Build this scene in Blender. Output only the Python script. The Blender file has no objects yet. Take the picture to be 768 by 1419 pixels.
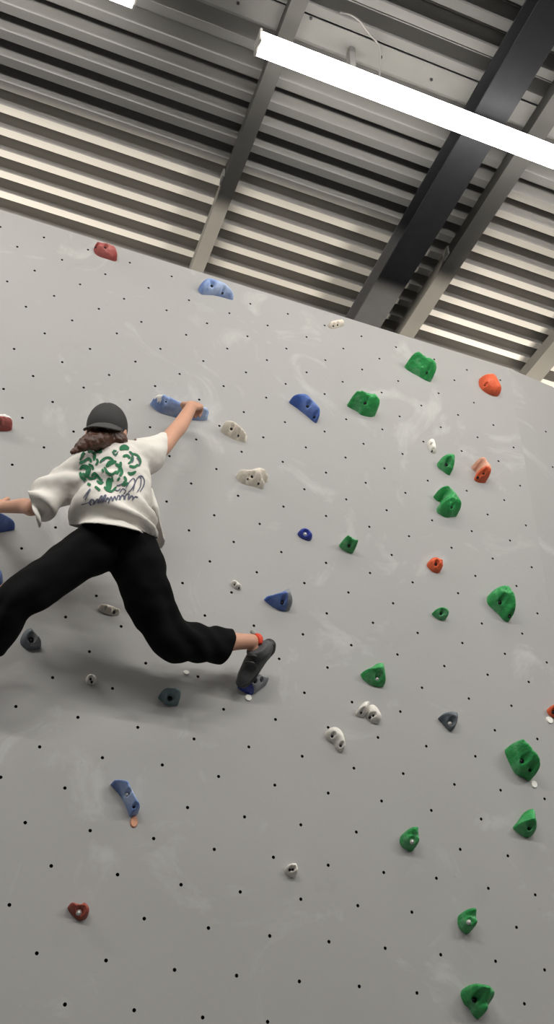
import bpy, bmesh, math, random
import numpy as np
from mathutils import Vector, Matrix, noise, geometry
from mathutils.bvhtree import BVHTree

random.seed(7)
S = 1.1                                   # metres per solved wall unit
H = 4.94                                  # height of the wall origin above the floor
F = 1302.9                                # focal length in pixels of the 768 wide frame
CR = Vector((0.93634, -0.35007, 0.026784))     # camera right, down, forward in the world
CD = Vector((0.23049, 0.55537, -0.79902))
CF = Vector((0.26484, 0.75433, 0.60070))
CAM = Vector((-1.15727 * S, -2.94114 * S, H - 3.21752 * S))
scene = bpy.context.scene

# ------------------------------------------------------------------ camera
cam_data = bpy.data.cameras.new('camera')
cam = bpy.data.objects.new('camera', cam_data)
scene.collection.objects.link(cam)
cam_data.sensor_fit = 'HORIZONTAL'; cam_data.sensor_width = 36.0
cam_data.lens = 36.0 * F / 768.0
cam_data.clip_start = 0.02
m3 = Matrix((CR, -CD, -CF)).transposed()
cam.matrix_world = Matrix.Translation(CAM) @ m3.to_4x4()
scene.camera = cam

# ------------------------------------------------------------------ world, lights, exposure
scene.view_settings.view_transform = 'Standard'
scene.view_settings.look = 'None'
scene.view_settings.gamma = 1.0
scene.view_settings.use_curve_mapping = False
scene.view_settings.exposure = 0.27
world = bpy.data.worlds.new('hall'); scene.world = world
world.use_nodes = True
bg = world.node_tree.nodes['Background']
bg.inputs[0].default_value = (1.0, 0.98, 0.95, 1); bg.inputs[1].default_value = 0.07
TUBE_POWER = 17.5                          # emission of the tube diffusers

def area(name, loc, target, sx, sy, power, col=(1, 0.97, 0.92), spread=180):
    l = bpy.data.lights.new(name, 'AREA'); l.shape = 'RECTANGLE'; l.size = sx; l.size_y = sy
    l.energy = power; l.color = col; l.spread = math.radians(spread)
    o = bpy.data.objects.new(name, l); scene.collection.objects.link(o)
    o.location = loc
    d = Vector(target) - Vector(loc)
    o.rotation_euler = d.to_track_quat('-Z', 'Y').to_euler()
    return o
# rows of tubes of the hall beside and behind the camera
area('hall_tube_light', (-4.1, -1.2, H + 0.62), (-4.1, -1.2, 0), 2.4, 0.09, 60)
for x, p in ((0.4, 95), (-2.8, 95), (3.6, 95)):
    area('hall_tube_light', (x, -4.4, H + 0.60), (x, -0.6, H - 2.6), 2.4, 0.09, p)
# lamps of the room behind the climbing wall
area('back_room_light', (-2.3, 3.0, H - 0.95), (-1.8, 0, H + 0.93), 2.6, 0.10, 580, (1, 0.91, 0.76))
area('back_room_light', (2.6, 2.6, H - 0.75), (1.3, 0, H + 0.93), 1.0, 0.10, 420, (1, 0.90, 0.74))

# ------------------------------------------------------------------ helpers
def at(px, py, d=0.0):
    """the point at distance d in front of the wall that the photograph shows at (px, py)"""
    v = CF + CR * ((px - 384) / F) + CD * ((py - 709.5) / F)
    return CAM + v * ((-d - CAM.y) / v.y)
def at_z(px, py, z):
    v = CF + CR * ((px - 384) / F) + CD * ((py - 709.5) / F)
    return CAM + v * ((z - CAM.z) / v.z)

def tag(o, label=None, cat=None, group=None, kind=None):
    if label: o['label'] = label
    if cat: o['category'] = cat
    if group: o['group'] = group
    if kind: o['kind'] = kind
    return o
def link(name, me, mats, parent=None, loc=None, smooth=True):
    o = bpy.data.objects.new(name, me); scene.collection.objects.link(o)
    for m in (mats if isinstance(mats, (list, tuple)) else [mats]): me.materials.append(m)
    if smooth: me.polygons.foreach_set('use_smooth', [True] * len(me.polygons))
    if loc is not None: o.location = loc
    if parent: o.parent = parent
    return o
def from_bm(name, bm, mats, parent=None, loc=None, smooth=False):
    me = bpy.data.meshes.new(name); bmesh.ops.recalc_face_normals(bm, faces=bm.faces)
    bm.to_mesh(me); bm.free()
    return link(name, me, mats, parent, loc, smooth)
def empty(name, loc):
    o = bpy.data.objects.new(name, None); scene.collection.objects.link(o); o.location = loc; return o
def box(bm, lo, hi, bevel=0.0):
    r = bmesh.ops.create_cube(bm, size=1.0)
    c = [(a + b) / 2 for a, b in zip(lo, hi)]; s = [b - a for a, b in zip(lo, hi)]
    for v in r['verts']: v.co = Vector((v.co.x * s[0] + c[0], v.co.y * s[1] + c[1], v.co.z * s[2] + c[2]))
    if bevel:
        es = list({e for v in r['verts'] for e in v.link_edges})
        bmesh.ops.bevel(bm, geom=es, offset=bevel, segments=2, affect='EDGES')
def prism(bm, prof, axis, a, b):
    """extrude a closed profile [(u, v)] along 'x' or 'y' between a and b"""
    def P(t, u, v): return (t, u, v) if axis == 'x' else (u, t, v)
    A = [bm.verts.new(P(a, u, v)) for u, v in prof]; B = [bm.verts.new(P(b, u, v)) for u, v in prof]
    n = len(prof)
    for i in range(n): bm.faces.new((A[i], A[(i + 1) % n], B[(i + 1) % n], B[i]))
    bm.faces.new(A); bm.faces.new(B[::-1])
def cyl(bm, c, n, r, h, seg=14, r2=None):
    q = Vector(n).to_track_quat('Z', 'Y').to_matrix().to_4x4()
    bmesh.ops.create_cone(bm, cap_ends=True, segments=seg, radius1=r, radius2=r if r2 is None else r2, depth=h,
                          matrix=Matrix.Translation(Vector(c)) @ q)

# ------------------------------------------------------------------ materials
def mat(name, col, rough=0.6, metal=0.0, spec=0.5, var=0.0, vscale=8.0, bump=0.0, bscale=60.0, col2=None, thr=(0.45, 0.6), cscale=6.0, k=0.88):
    col = [c * k for c in col]; col2 = [c * k for c in col2] if col2 else None
    m = bpy.data.materials.new(name); m.use_nodes = True
    nt = m.node_tree; b = nt.nodes['Principled BSDF']
    b.inputs['Base Color'].default_value = (*col, 1); b.inputs['Roughness'].default_value = rough
    b.inputs['Metallic'].default_value = metal; b.inputs['Specular IOR Level'].default_value = spec
    tc = nt.nodes.new('ShaderNodeTexCoord')
    out = None
    if var or col2:
        n = nt.nodes.new('ShaderNodeTexNoise'); n.inputs['Scale'].default_value = vscale; n.inputs['Detail'].default_value = 4
        nt.links.new(tc.outputs['Object'], n.inputs['Vector'])
        r = nt.nodes.new('ShaderNodeMix'); r.data_type = 'RGBA'
        r.inputs['A'].default_value = (*[c * (1 - var) for c in col], 1); r.inputs['B'].default_value = (*[min(1, c * (1 + var)) for c in col], 1)
        nt.links.new(n.outputs['Fac'], r.inputs['Factor']); out = r.outputs['Result']
        if col2:
            n2 = nt.nodes.new('ShaderNodeTexNoise'); n2.inputs['Scale'].default_value = cscale; n2.inputs['Detail'].default_value = 5
            nt.links.new(tc.outputs['Object'], n2.inputs['Vector'])
            mr = nt.nodes.new('ShaderNodeMapRange'); mr.inputs['From Min'].default_value = thr[0]; mr.inputs['From Max'].default_value = thr[1]
            nt.links.new(n2.outputs['Fac'], mr.inputs['Value'])
            r2 = nt.nodes.new('ShaderNodeMix'); r2.data_type = 'RGBA'
            nt.links.new(mr.outputs['Result'], r2.inputs['Factor']); nt.links.new(out, r2.inputs['A']); r2.inputs['B'].default_value = (*col2, 1)
            out = r2.outputs['Result']
        nt.links.new(out, b.inputs['Base Color'])
    if bump:
        n = nt.nodes.new('ShaderNodeTexNoise'); n.inputs['Scale'].default_value = bscale; n.inputs['Detail'].default_value = 5
        nt.links.new(tc.outputs['Object'], n.inputs['Vector'])
        bp = nt.nodes.new('ShaderNodeBump'); bp.inputs['Strength'].default_value = bump; bp.inputs['Distance'].default_value = 0.01
        nt.links.new(n.outputs['Fac'], bp.inputs['Height']); nt.links.new(bp.outputs['Normal'], b.inputs['Normal'])
    return m
def wall_mat():
    m = bpy.data.materials.new('grey_wall_paint'); m.use_nodes = True
    nt = m.node_tree; b = nt.nodes['Principled BSDF']; b.inputs['Roughness'].default_value = 0.72; b.inputs['Specular IOR Level'].default_value = 0.25
    N = nt.nodes.new; L = nt.links.new
    tc = N('ShaderNodeTexCoord')
    def nz(scale, det=4, dist=0.0, rough=0.5):
        n = N('ShaderNodeTexNoise'); n.inputs['Scale'].default_value = scale; n.inputs['Detail'].default_value = det
        n.inputs['Distortion'].default_value = dist; n.inputs['Roughness'].default_value = rough
        L(tc.outputs['Object'], n.inputs['Vector']); return n.outputs['Fac']
    def rng(x, a, c, lo, hi):
        r = N('ShaderNodeMapRange'); r.inputs['From Min'].default_value = a; r.inputs['From Max'].default_value = c
        r.inputs['To Min'].default_value = lo; r.inputs['To Max'].default_value = hi; L(x, r.inputs['Value']); return r.outputs['Result']
    def mix(f, A, B):
        r = N('ShaderNodeMix'); r.data_type = 'RGBA'; L(f, r.inputs['Factor'])
        for k, v in (('A', A), ('B', B)):
            if isinstance(v, tuple): r.inputs[k].default_value = v
            else: L(v, r.inputs[k])
        return r.outputs['Result']
    base = mix(nz(1.3, 5), (0.305, 0.303, 0.297, 1), (0.35, 0.347, 0.341, 1))
    chalk = mix(rng(nz(2.6, 6, 1.2, 0.62), 0.56, 0.76, 0, 0.6), base, (0.50, 0.499, 0.49, 1))
    grime = mix(rng(nz(3.7, 6, 0.6, 0.7), 0.62, 0.8, 0, 0.35), chalk, (0.235, 0.229, 0.224, 1))
    v = N('ShaderNodeTexVoronoi'); v.inputs['Scale'].default_value = 14; L(tc.outputs['Object'], v.inputs['Vector'])
    s = rng(v.outputs['Distance'], 0.03, 0.06, 0.45, 0.0)
    mm = N('ShaderNodeMath'); mm.operation = 'MULTIPLY'; L(s, mm.inputs[0]); L(rng(nz(2.2, 2), 0.52, 0.58, 0, 1), mm.inputs[1])
    spk = mix(mm.outputs[0], grime, (0.22, 0.21, 0.2, 1))
    L(spk, b.inputs['Base Color'])
    bp = N('ShaderNodeBump'); bp.inputs['Strength'].default_value = 0.06; bp.inputs['Distance'].default_value = 0.01
    L(nz(40, 4), bp.inputs['Height']); L(bp.outputs['Normal'], b.inputs['Normal'])
    return m
M = dict(
    wall=wall_mat(),
    hole=mat('hole_dark', (0.012, 0.012, 0.013), 0.8),
    roof=mat('galvanised_roof_sheet', (0.19, 0.186, 0.18), 0.5, 0.0, spec=0.3, k=1, var=0.1, vscale=3, bump=0.02, bscale=10),
    purlin=mat('purlin_steel', (0.10, 0.098, 0.094), 0.8, 0.0, spec=0.06, var=0.15, vscale=6),
    beam=mat('dark_beam_paint', (0.038, 0.039, 0.043), 0.75, 0.0, spec=0.06, var=0.2, vscale=7, bump=0.1, bscale=30),
    strip=mat('grey_strip', (0.25, 0.245, 0.235), 0.6, 0.0, var=0.1, vscale=6),
    screw=mat('dark_screw', (0.03, 0.03, 0.03), 0.4, 0.6),
    housing=mat('lamp_housing', (0.62, 0.60, 0.56), 0.4),
    cable=mat('grey_cable', (0.28, 0.27, 0.26), 0.5),
    dark=mat('dark_backdrop', (0.03, 0.029, 0.028), 0.9),
    ply=mat('platform_dark', (0.035, 0.033, 0.03), 0.9, var=0.2),
    matf=mat('grey_mat_vinyl', (0.13, 0.13, 0.14), 0.7, var=0.1),
    green=mat('green_hold', (0.03, 0.37, 0.09), 0.5, var=0.4, vscale=22, bump=0.6, bscale=55, col2=(0.20, 0.52, 0.27), thr=(0.50, 0.72), cscale=13),
    blue=mat('blue_hold', (0.045, 0.115, 0.42), 0.5, var=0.25, vscale=10, bump=0.2, bscale=80, col2=(0.20, 0.30, 0.62), thr=(0.5, 0.75)),
    paleblue=mat('chalky_blue_hold', (0.16, 0.27, 0.60), 0.55, var=0.3, vscale=8, bump=0.25, bscale=80, col2=(0.45, 0.56, 0.80), thr=(0.42, 0.64), cscale=11),
    navy=mat('navy_hold', (0.03, 0.05, 0.32), 0.45, var=0.2, bump=0.15, bscale=80),
    red=mat('red_hold', (0.36, 0.055, 0.05), 0.6, var=0.35, vscale=14, bump=0.4, bscale=70, col2=(0.45, 0.16, 0.14), thr=(0.5, 0.75)),
    brick=mat('brick_red_hold', (0.34, 0.07, 0.045), 0.55, var=0.35, vscale=14, bump=0.4, bscale=70),
    orange=mat('orange_hold', (0.80, 0.13, 0.045), 0.6, var=0.2, vscale=14, bump=0.4, bscale=90),
    peach=mat('chalky_orange', (0.80, 0.42, 0.30), 0.75, var=0.12, vscale=14, bump=0.3, bscale=90),
    cream=mat('cream_hold', (0.78, 0.72, 0.61), 0.6, var=0.12, vscale=8, bump=0.2, bscale=70, col2=(0.60, 0.50, 0.44), thr=(0.55, 0.75)),
    white=mat('white_hold', (0.84, 0.81, 0.74), 0.6, var=0.12, vscale=10, bump=0.2, bscale=70),
    teal=mat('grey_teal_hold', (0.10, 0.16, 0.175), 0.55, var=0.25, vscale=10, bump=0.25, bscale=70, col2=(0.24, 0.32, 0.33), thr=(0.5, 0.75)),
    slate=mat('slate_hold', (0.09, 0.115, 0.14), 0.6, var=0.25, vscale=10, bump=0.25, bscale=70, col2=(0.2, 0.22, 0.23), thr=(0.5, 0.75)),
    bluegrey=mat('blue_grey_hold', (0.19, 0.21, 0.25), 0.6, var=0.25, vscale=10, bump=0.2, bscale=70, col2=(0.3, 0.31, 0.32), thr=(0.45, 0.7)),
    chalk=mat('chalk', (0.80, 0.79, 0.76), 0.9, var=0.08, vscale=20),
    bolt=mat('dark_bolt', (0.02, 0.02, 0.022), 0.4, 0.7),
    steel=mat('bright_bolt', (0.75, 0.74, 0.70), 0.35, 0.4),
    tagw=mat('white_tag', (0.85, 0.84, 0.78), 0.5),
    tago=mat('orange_tag', (0.62, 0.29, 0.17), 0.6),
    skin=mat('skin', (0.60, 0.32, 0.215), 0.5, var=0.10, vscale=14, bump=0.05, bscale=90),
    hair=mat('brown_hair', (0.075, 0.028, 0.015), 0.45, var=0.6, vscale=30, bump=0.5, bscale=60),
    cap=mat('charcoal_cap', (0.024, 0.023, 0.023), 0.75, var=0.25, vscale=14, bump=0.15, bscale=200),
    brim=mat('charcoal_brim', (0.05, 0.05, 0.05), 0.75, var=0.2, vscale=14, bump=0.1, bscale=200),
    shirt=mat('cream_shirt', (0.74, 0.71, 0.655), 0.85, var=0.04, vscale=6, bump=0.12, bscale=30),
    pants=mat('black_trousers', (0.0045, 0.0045, 0.005), 0.88, spec=0.1, var=0.3, vscale=10, bump=0.1, bscale=60),
    pgreen=mat('green_print', (0.012, 0.15, 0.06), 0.8),
    pnavy=mat('navy_print', (0.11, 0.12, 0.18), 0.8),
    shoe=mat('grey_shoe', (0.075, 0.077, 0.08), 0.65, var=0.3, vscale=20, bump=0.15, bscale=120),
    rubber=mat('black_rubber', (0.014, 0.014, 0.015), 0.5, bump=0.1, bscale=90),
    redtab=mat('red_tab', (0.75, 0.06, 0.02), 0.6),
    greytab=mat('grey_tab', (0.35, 0.35, 0.33), 0.7),
)
def emit(name, col, s):
    m = bpy.data.materials.new(name); m.use_nodes = True
    b = m.node_tree.nodes['Principled BSDF']; b.inputs['Base Color'].default_value = (0.9, 0.9, 0.88, 1)
    b.inputs['Emission Color'].default_value = (*col, 1); b.inputs['Emission Strength'].default_value = s
    return m
M['glow'] = emit('lit_diffuser', (1, 0.955, 0.88), TUBE_POWER)

# ------------------------------------------------------------------ the setting
HX, HZ = 0.1 * S, 0.119654 * S
ORG = at(424.55, 515.72)
MEAS = '-14,-2,24,342;-14,0,10,390;-13,-3,61,329;-13,-1,48,375;-13,1,36,425;-13,5,5,539;-12,-2,86,360;-12,0,75,410;-12,2,62,462;-12,6,31,579;-12,8,17,644;-11,-3,122,346;-11,-1,111,394;-11,1,100,444;-11,5,73,557;-11,7,61,620;-11,11,30,760;-10,-2,146,380;-10,0,137,428;-10,4,116,537;-10,6,102,598;-10,10,77,731;-10,16,22,979;-10,18,1,1077;-9,-3,180,364;-9,-1,172,414;-9,1,162,462;-9,13,91,855;-9,15,73,939;-9,17,55,1035;-9,19,35,1140;-9,21,13,1254;-8,-2,206,399;-8,0,196,446;-8,4,180,554;-8,14,124,903;-8,16,108,994;-8,18,90,1092;-8,20,71,1200;-8,22,51,1321;-7,-3,238,383;-7,-1,231,430;-7,3,215,535;-7,5,208,592;-7,13,168,868;-7,15,156,954;-7,17,142,1050;-7,19,125,1151;-7,23,90,1392;-6,-2,262,416;-6,0,258,464;-6,6,235,632;-6,8,231,695;-6,14,202,919;-6,16,191,1008;-6,20,163,1212;-6,22,147,1331;-5,-1,287,448;-5,5,272,609;-5,7,265,670;-5,9,262,735;-5,11,253,808;-5,17,225,1060;-5,19,213,1162;-5,21,200,1273;-5,23,186,1400;-4,-2,318,434;-4,0,315,483;-4,2,310,535;-4,6,300,650;-4,8,297,714;-4,10,291,778;-4,12,284,853;-4,16,269,1024;-4,18,260,1119;-4,20,251,1226;-4,22,242,1344;-3,-3,347,421;-3,-1,343,466;-3,1,341,516;-3,3,338,571;-3,5,335,626;-3,7,330,687;-3,9,324,751;-3,11,321,821;-3,15,310,983;-3,17,303,1076;-3,19,297,1177;-3,21,289,1286;-3,23,281,1410;-2,-2,371,451;-2,0,370,499;-2,2,369,551;-2,4,365,606;-2,8,360,726;-2,10,356,793;-2,12,352,867;-2,16,345,1035;-2,18,339,1132;-2,20,333,1236;-2,22,328,1352;-1,-3,399,435;-1,-1,397,483;-1,1,396,532;-1,3,395,585;-1,5,392,640;-1,7,393,702;-1,9,390,765;-1,13,387,913;-1,15,382,997;-1,17,381,1088;-1,19,379,1188;-1,21,374,1297;-1,23,371,1416;0,-2,425,467;0,0,425,516;0,4,424,620;0,6,422,678;0,10,422,808;0,12,420,879;0,14,422,960;0,16,419,1048;0,18,417,1143;0,20,417,1246;0,22,415,1360;1,-3,450,451;1,-1,451,499;1,1,450,546;1,3,450,598;1,5,452,655;1,7,452,715;1,9,452,780;1,11,453,850;1,13,454,925;1,15,455,1008;1,17,455,1099;1,19,455,1199;1,21,456,1305;2,-2,476,483;2,0,475,529;2,2,480,581;2,4,479,634;2,6,480,692;2,10,483,821;2,12,487,894;2,14,488,973;2,18,494,1153;2,20,496,1255;2,22,498,1367;3,-3,501,466;3,-1,502,512;3,3,504,615;3,5,507,669;3,7,512,730;3,9,513,794;3,11,517,863;3,15,524,1022;3,17,529,1110;3,19,532,1209;3,21,534,1314;4,-2,526,497;4,0,529,544;4,2,530,595;4,4,533,649;4,6,536,707;4,8,543,769;4,10,545,836;4,12,551,907;4,14,555,986;4,16,559,1072;4,20,571,1264;4,22,578,1376;5,-3,549,481;5,-1,552,528;5,1,554,577;5,3,558,629;5,5,562,683;5,7,567,743;5,9,572,807;5,11,579,877;5,13,585,953;5,15,591,1034;5,17,598,1123;5,19,605,1217;5,21,611,1323;6,0,584,562;6,2,587,612;6,4,593,666;6,6,599,721;6,12,616,923;6,16,630,1087;6,18,638,1177;7,-3,602,498;7,-1,608,545;7,1,611,592;7,7,626,759;7,9,635,822;7,11,641,891;7,13,650,968;7,15,659,1048;7,17,667,1135;7,19,677,1231;7,21,687,1332;8,-2,630,527;8,0,635,575;8,2,640,625;8,4,647,680;8,6,654,736;8,8,659,798;8,10,668,864;8,12,676,935;8,14,686,1012;8,16,694,1095;8,18,704,1186;8,20,716,1285;8,22,727,1391;9,-1,657,558;9,1,662,606;9,5,676,713;9,7,683,774;9,11,700,906;9,13,709,978;9,19,742,1240;9,21,755,1344;10,0,684,589;10,2,691,639;10,4,699,693;10,6,707,749;10,8,716,812;10,10,724,878;10,12,733,945;10,14,745,1024;10,16,755,1107;11,-1,706,572;11,1,712,620;11,3,721,673;11,5,729,728;11,7,737,786;11,9,745,850;11,11,758,918;12,2,741,654;12,4,750,708;12,6,759,764;13,-1,751,580'
measured = {}
for t in MEAS.split(';'):
    i, j, px, py = [int(v) for v in t.split(',')]
    p = at(px, py); measured[(i, j)] = (p.x, p.z)
TOP = H + 0.462 * S
FOLD = 1.166 * S
holes = []
for i in range(-26, 14):
    for j in range(-9, 34):
        if (i + j) % 2: continue
        x, z = measured.get((i, j), (ORG.x + i * HX, ORG.z - j * HZ))
        if -2.9 < x < FOLD - 0.05 and 0.5 < z < TOP - 0.05: holes.append((x, z))
def drilled(name, x0, x1, z0, z1, hs, r=0.0062, depth=0.02):
    vs = [Vector((x0, z0)), Vector((x1, z0)), Vector((x1, z1)), Vector((x0, z1))]; es = [(0, 1), (1, 2), (2, 3), (3, 0)]
    K = 10
    for (x, z) in hs:
        b = len(vs)
        for k in range(K):
            a = 2 * math.pi * k / K; vs.append(Vector((x + r * math.cos(a), z + r * math.sin(a))))
            es.append((b + k, b + (k + 1) % K))
    v2, e2, f2, *_ = geometry.delaunay_2d_cdt(vs, es, [], 0, 1e-7)
    H2 = np.array(hs) if hs else np.zeros((0, 2))
    bm = bmesh.new(); bv = [bm.verts.new((v.x, 0, v.y)) for v in v2]
    for f in f2:
        c = sum((v2[i] for i in f), Vector((0, 0))) / len(f)
        if len(H2) and ((H2[:, 0] - c.x) ** 2 + (H2[:, 1] - c.y) ** 2).min() < (r * 0.97) ** 2: continue
        bm.faces.new([bv[i] for i in f])
    bmesh.ops.recalc_face_normals(bm, faces=bm.faces)
    for f in bm.faces:
        if f.normal.y > 0: f.normal_flip()
    for (x, z) in hs:
        A = []; B = []
        for k in range(K):
            a = 2 * math.pi * k / K; p = (x + r * math.cos(a), z + r * math.sin(a))
            A.append(bm.verts.new((p[0], 0, p[1]))); B.append(bm.verts.new((p[0], depth, p[1])))
        for k in range(K): bm.faces.new((A[k], A[(k + 1) % K], B[(k + 1) % K], B[k])).material_index = 1
        bm.faces.new(B).material_index = 1
    # sheet back and edges
    q = [bm.verts.new(p) for p in ((x0, 0, z0), (x1, 0, z0), (x1, 0, z1), (x0, 0, z1), (x0, 0.03, z0), (x1, 0.03, z0), (x1, 0.03, z1), (x0, 0.03, z1))]
    for f in ((4, 5, 6, 7), (0, 1, 5, 4), (1, 2, 6, 5), (2, 3, 7, 6), (3, 0, 4, 7)): bm.faces.new([q[i] for i in f])
    me = bpy.data.meshes.new(name); bm.to_mesh(me); bm.free()
    return link(name, me, [M['wall'], M['hole']], smooth=False)
wf = drilled('wall_front', -4.2, FOLD, 0.0, TOP, holes); tag(wf, kind='structure')
v = CF + CR * ((768 - 384) / F) + CD * ((537 - 709.5) / F)
fp = at_z(768, 537, TOP)
ang = math.atan2(fp.y, fp.x - FOLD)
rh = [(0.2 + 0.22 * i, 0.3 + 0.263 * j + (0.13 if i % 2 else 0)) for i in range(4) for j in range(19) if 0.3 + 0.263 * j < TOP - 0.2]
wr = drilled('wall_right', 0.0, 2.6, 0.0, TOP, rh); tag(wr, kind='structure')
wr.location = (FOLD, 0, 0); wr.rotation_euler = (0, 0, ang)
# platform on top of the framing, behind the drilled panels
bm = bmesh.new(); box(bm, (-4.2, 0.035, TOP - 0.06), (FOLD - 0.02, 0.41, TOP - 0.004))
tag(from_bm('trim_1', bm, M['ply']), kind='structure')
bm = bmesh.new(); box(bm, (-6, -9, -0.3), (6, -0.0, 0.0)); tag(from_bm('floor', bm, M['matf']), kind='structure')
bm = bmesh.new()  # unseen dark enclosure, added to keep stray world light out behind the climbing wall
box(bm, (-5.6, 3.6, 0), (5.6, 3.7, H + 1.2)); box(bm, (-5.7, 0.5, 0), (-5.6, 3.7, H + 1.2)); box(bm, (5.6, 1.5, 0), (5.7, 3.7, H + 1.2))
tag(from_bm('dark_enclosure', bm, M['dark']), kind='structure')

# corrugated roof sheet, ribs running along x
RZ = H + 0.85 * S                         # underside of the low flats
PITCH = 0.1165 * S; RD = 0.074
Y0 = at_z(330, 165, RZ).y                 # a low flat seen beside the first purlin
bm = bmesh.new(); prof = []
k0 = int((-5.5 - Y0) / PITCH); k1 = int((3.5 - Y0) / PITCH)
for k in range(k0, k1 + 1):
    y = Y0 + k * PITCH
    prof += [(y - 0.022, RZ), (y + 0.022, RZ), (y + 0.036, RZ + RD), (y + 0.052, RZ + RD), (y + 0.054, RZ + RD - 0.006), (y + 0.060, RZ + RD - 0.006), (y + 0.062, RZ + RD)]
A = [bm.verts.new((-5.6, u, w)) for u, w in prof]; B = [bm.verts.new((5.6, u, w)) for u, w in prof]
for i in range(len(prof) - 1): bm.faces.new((A[i], B[i], B[i + 1], A[i + 1]))
C_ = [bm.verts.new((sx * 5.6, y, RZ + 0.14)) for sx in (-1, 1) for y in (prof[0][0], prof[-1][0])]
bm.faces.new((C_[0], C_[1], C_[3], C_[2]))
tag(from_bm('ceiling', bm, M['roof']), kind='structure')

# purlins: C sections running from the hall to the wall and over it
PB = H + 0.77 * S
PX = []
def purlin(pl, pr, label, group='roof purlins'):
    xl = at_z(*pl, PB).x; xr = at_z(*pr, PB).x
    PX.append((xl - 0.003, xr + 0.003))
    bm = bmesh.new(); t = 0.006; z0, z1 = PB, RZ - 0.001
    prism(bm, [(xl, z0), (xr, z0), (xr, z0 + 0.02), (xr - t, z0 + 0.02), (xr - t, z0 + t), (xl + t, z0 + t), (xl + t, z1 - t), (xr - t, z1 - t), (xr - t, z1 - 0.02), (xr, z1 - 0.02), (xr, z1), (xl, z1)], 'y', -5.4, 2.6)
    o = from_bm('purlin', bm, M['purlin']); tag(o, label, 'roof beam', group)
    bm = bmesh.new(); yb = at_z(300, 250, PB).y
    box(bm, (xl - 0.012, yb - 0.03, z0 + 0.012), (xl - 0.001, yb + 0.03, z1 - 0.004), 0.002)
    from_bm('cleat', bm, M['strip'], o)
    return o
purlin((266, 368), (284, 372), 'narrow grey roof purlin left of the dark beam, crossing above the blue crescent hold')
purlin((553, 464), (573, 469), 'narrow grey roof purlin just right of the wide dark beam')
purlin((729, 520), (750, 528), 'narrow dark roof purlin at the far right edge, over the bend in the wall')
# the wide dark beam: an I section
BB = H + 0.71 * S
xl = (at_z(487, 442, BB).x + at_z(718, 62, BB).x) / 2; xr = (at_z(525, 450, BB).x + at_z(742, 115, BB).x) / 2
xm = (xl + xr) / 2
bm = bmesh.new(); z0, z1, t = BB, RZ - 0.001, 0.011
prism(bm, [(xl, z0), (xr, z0), (xr, z0 + t), (xm + 0.005, z0 + t), (xm + 0.005, z1 - t), (xr, z1 - t), (xr, z1), (xl, z1), (xl, z1 - t), (xm - 0.005, z1 - t), (xm - 0.005, z0 + t), (xl, z0 + t)], 'y', -5.4, 2.8)
tag(from_bm('steel_beam', bm, M['beam']), 'wide dark steel roof beam crossing under the lit tube', 'beam')

# tube lamps
LZ = H + 0.605 * S
e0 = at_z(355, 62, LZ); e1 = at_z(768, 215, LZ); e2 = at_z(190, -2, LZ)
ly = (e0.y + e1.y) / 2
def lamp(x0, x1, label, group):
    o = empty('tube_lamp', ((x0 + x1) / 2, ly, LZ))
    w = 0.047
    bm = bmesh.new(); n = 14; prof = [(w * math.cos(math.pi * k / n), -0.014 - 0.034 * math.sin(math.pi * k / n)) for k in range(n + 1)]
    prof += [(-w, 0.022), (-w * .8, 0.034), (w * .8, 0.034), (w, 0.022)]
    L2 = (x1 - x0) / 2
    prism(bm, prof, 'x', -L2 + 0.012, L2 - 0.012); from_bm('diffuser', bm, M['glow'], o)
    bm = bmesh.new(); box(bm, (-L2 + 0.012, -w * .55, 0.0345), (L2 - 0.012, w * .55, 0.062), 0.003); from_bm('housing', bm, M['housing'], o)
    for s in (-1, 1):
        bm = bmesh.new(); box(bm, (s * (L2 - 0.006) - 0.006, -w * .9, -0.044), (s * (L2 - 0.006) + 0.006, w * .9, 0.06), 0.002); from_bm('end_cap', bm, M['housing'], o)
    for s in (-0.62, 0.62):
        bm = bmesh.new(); box(bm, (s * L2 - 0.015, -0.02, 0.062), (s * L2 + 0.015, 0.02, RZ - LZ - 0.008), 0.002); from_bm('hanger', bm, M['strip'], o)
    tag(o, label, 'lamp', group); return o
lamp(e0.x, e0.x + 2.45, 'long lit tube lamp slung under the roof, passing below the dark beam', 'lit tube lamps')
lamp(e2.x - 2.45, e2.x, 'lit tube lamp at the top left, only its end in view', 'lit tube lamps')
# flat fixing strip with screws behind the lamp
ya = at_z(530, 97, RZ - 0.006).y; yb = at_z(530, 62, RZ - 0.006).y
bm = bmesh.new()
gaps = sorted(PX + [(xl - 0.004, xr + 0.004)]); cuts = [-2.6] + [v for g in gaps for v in g] + [2.6]
for a, b in zip(cuts[::2], cuts[1::2]): box(bm, (a, min(ya, yb), RZ - 0.007), (b, max(ya, yb), RZ - 0.001))
st = from_bm('fixing_strip', bm, M['strip']); tag(st, 'flat grey fixing strip with screws along the roof above the long lit tube lamp', 'metal strip')
for px, py in ((431, 25), (598, 110), (528, 79), (330, 4), (700, 150)):
    p = at_z(px, py, RZ - 0.008); bm = bmesh.new(); cyl(bm, (p.x, p.y, RZ - 0.010), (0, 0, 1), 0.0075, 0.006, 8); from_bm('screw', bm, M['screw'], st)
cu = bpy.data.curves.new('cable', 'CURVE'); cu.dimensions = '3D'; cu.bevel_depth = 0.0045; cu.bevel_resolution = 2
sp = cu.splines.new('BEZIER')
cp = [at_z(472, 17, RZ - 0.012), at_z(492, 24, RZ - 0.05), at_z(513, 48, RZ - 0.05), at_z(526, 66, RZ - 0.04), at_z(527, 84, RZ - 0.06), at_z(526, 106, LZ + 0.07)]
sp.bezier_points.add(len(cp) - 1)
for b, p in zip(sp.bezier_points, cp): b.co = p; b.handle_left_type = b.handle_right_type = 'AUTO'
dg = bpy.context.evaluated_depsgraph_get()
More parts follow.
